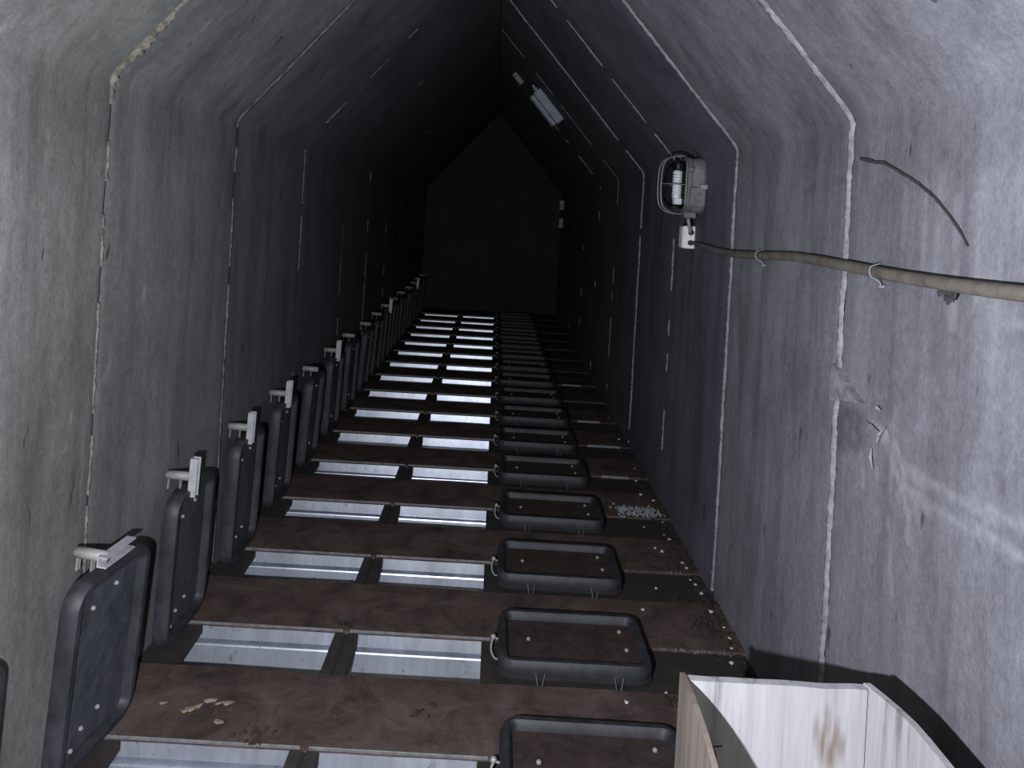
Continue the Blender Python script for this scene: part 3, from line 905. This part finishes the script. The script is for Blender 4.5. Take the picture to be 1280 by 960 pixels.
for i, b in enumerate(src):
    me = bpy.data.meshes.new('plaster_crumb'); b.to_mesh(me); b.free(); me.materials.append(M_crumb); srcm.append(me)
rc_ = random.Random(21)
cell = {}
for (x, y) in crumbs:
    r_ = max(1, min(9, round((y - 2.50) / .577) + 2)); w_ = 'by the wall' if x > .80 else 'off the wall'
    cell.setdefault((r_, w_), []).append((y, x))
def crumb_label(x, y):
    for (r_, w_), L in cell.items():
        if (y, x) in L:
            i = sorted(L).index((y, x))
            n_ = '' if len(L) == 1 else (', nearest of its few' if i == 0 else ', farthest of its few' if i == len(L) - 1 else f', {ORD[i]} of its few')
            return f'small white plaster crumb by {ORD[r_-1]} floor lid, {w_}{n_}'
def floor_z(y):
    for k in ROWS:
        if near_y(k) <= y < far_y(k): return -.012
    return 0.0
for i, (x, y) in enumerate(crumbs):
    o = bpy.data.objects.new('plaster_crumb', srcm[i % 4]); C.objects.link(o)
    s = rc_.uniform(.55, 1.05)
    o.scale = (s, s, s); o.rotation_euler = (0, 0, rc_.uniform(0, 6)); o.location = (x, y, floor_z(y) + .004 * s)
    tag(o, crumb_label(x, y), 'crumb', 'plaster crumbs on the floor')
# crumbled heap
bm = bmesh.new(); rh = random.Random(33)
for i in range(230):
    x = rh.choice((rh.gauss(.735, .025), rh.gauss(.84, .040))); x = min(.935, max(.66, x))
    y = 3.86 + rh.gauss(0, .030); r = rh.uniform(.003, .011)
    m4 = Matrix.Translation((x, y, r * .3 + max(0, .012 - abs(y - 3.86) * .3))) @ Matrix.Rotation(rh.uniform(0, 3), 4, 'Z')
    vs = bmesh.ops.create_icosphere(bm, subdivisions=1, radius=r, matrix=m4)['verts']
    for v in vs: v.co.z = max(.0005, v.co.z * rh.uniform(.7, 1.1))
tag(obj('plaster_rubble', bm, M_mortar, None), 'low heap of crumbled white plaster across the floor at the right wall', 'rubble', kind='stuff')
# dark litter gathered along the foot of the right wall
bm = bmesh.new()
for i in range(420):
    y = rh.uniform(2.3, 5.5); x = XR - .01 - abs(rh.gauss(0, .045)); r = rh.uniform(.004, .013)
    m4 = Matrix.Translation((x, y, floor_z(y) + .003)) @ Matrix.Rotation(rh.uniform(0, 6), 4, 'Z') @ Matrix.Diagonal((1.6, .7, .45, 1))
    bmesh.ops.create_icosphere(bm, subdivisions=1, radius=r, matrix=m4)
tag(obj('dirt_litter', bm, M_leaf, None), 'dark crumbly dirt gathered along the foot of the right wall', 'dirt', kind='stuff')
def litter(x, y, n, spread, seed):
    rr = random.Random(seed); bm = bmesh.new()
    for i in range(n):
        a = rr.uniform(0, 6.3); L = rr.uniform(.010, .028)
        c = Vector((rr.gauss(0, spread), rr.gauss(0, spread * .6), .002))
        d = Vector((math.cos(a) * L, math.sin(a) * L, rr.uniform(0, .012)))
        add_tube(bm, [c - d * .5, c + Vector((0, 0, .004)), c + d * .5], [.001, .0045, .001], 5)
    o = obj('leaf_litter', bm, M_leaf, None, loc=(x, y, floor_z(y) + .003))
    return o
for i, (x, y, lab) in enumerate(((.623, 2.338, 'small dark scrap of leaf litter on the plate left of the wooden crate'), (-.447, 2.668, 'small dark clump of dead leaves above the divider between two slots'),
        (-.143, 2.225, 'dark leaf scrap in the middle of the second brown plate'), (-.572, 2.09, 'dark leaf scrap at the front edge of the brown plate, left'),
        (.830, 2.97, 'brown dead leaves by the right wall beyond the large dark gap'), (.860, 2.79, 'brown dead leaves right behind the wooden crate by the wall'))):
    tag(litter(x, y, (14, 16, 7, 12, 22, 26)[i], (.022, .016, .02, .03, .04, .04)[i], 50 + i), lab, 'leaf litter', 'leaf scraps on the floor', kind='stuff')
fm = []
FO = ['third from left', 'fourth from left', 'fifth from left', 'leftmost', 'seventh from left', 'sixth from left', 'rightmost', 'second from left']
for i in range(3):
    b = chip(.012, 90 + i, .3); me = bpy.data.meshes.new('tan_flake'); b.to_mesh(me); b.free(); me.materials.append(M_flake); fm.append(me)
for i, (x, y, s) in enumerate(((-.795, 2.187, 1.3), (-.782, 2.200, 1.0), (-.759, 2.226, 1.2), (-.884, 2.204, .8), (-.703, 2.22, 1.2), (-.730, 2.215, .7), (-.697, 2.137, 1.1), (-.81, 2.175, .9))):
    o = bpy.data.objects.new('tan_flake', fm[i % 3]); C.objects.link(o)
    o.location = (x, y, .004); o.scale = (s * 1.5, s * .8, s); o.rotation_euler = (0, 0, rc_.uniform(-.5, .9))
    tag(o, f'small tan flake on the nearest brown plate, {FO[i]} of eight', 'flake', 'tan flakes on the brown plate')
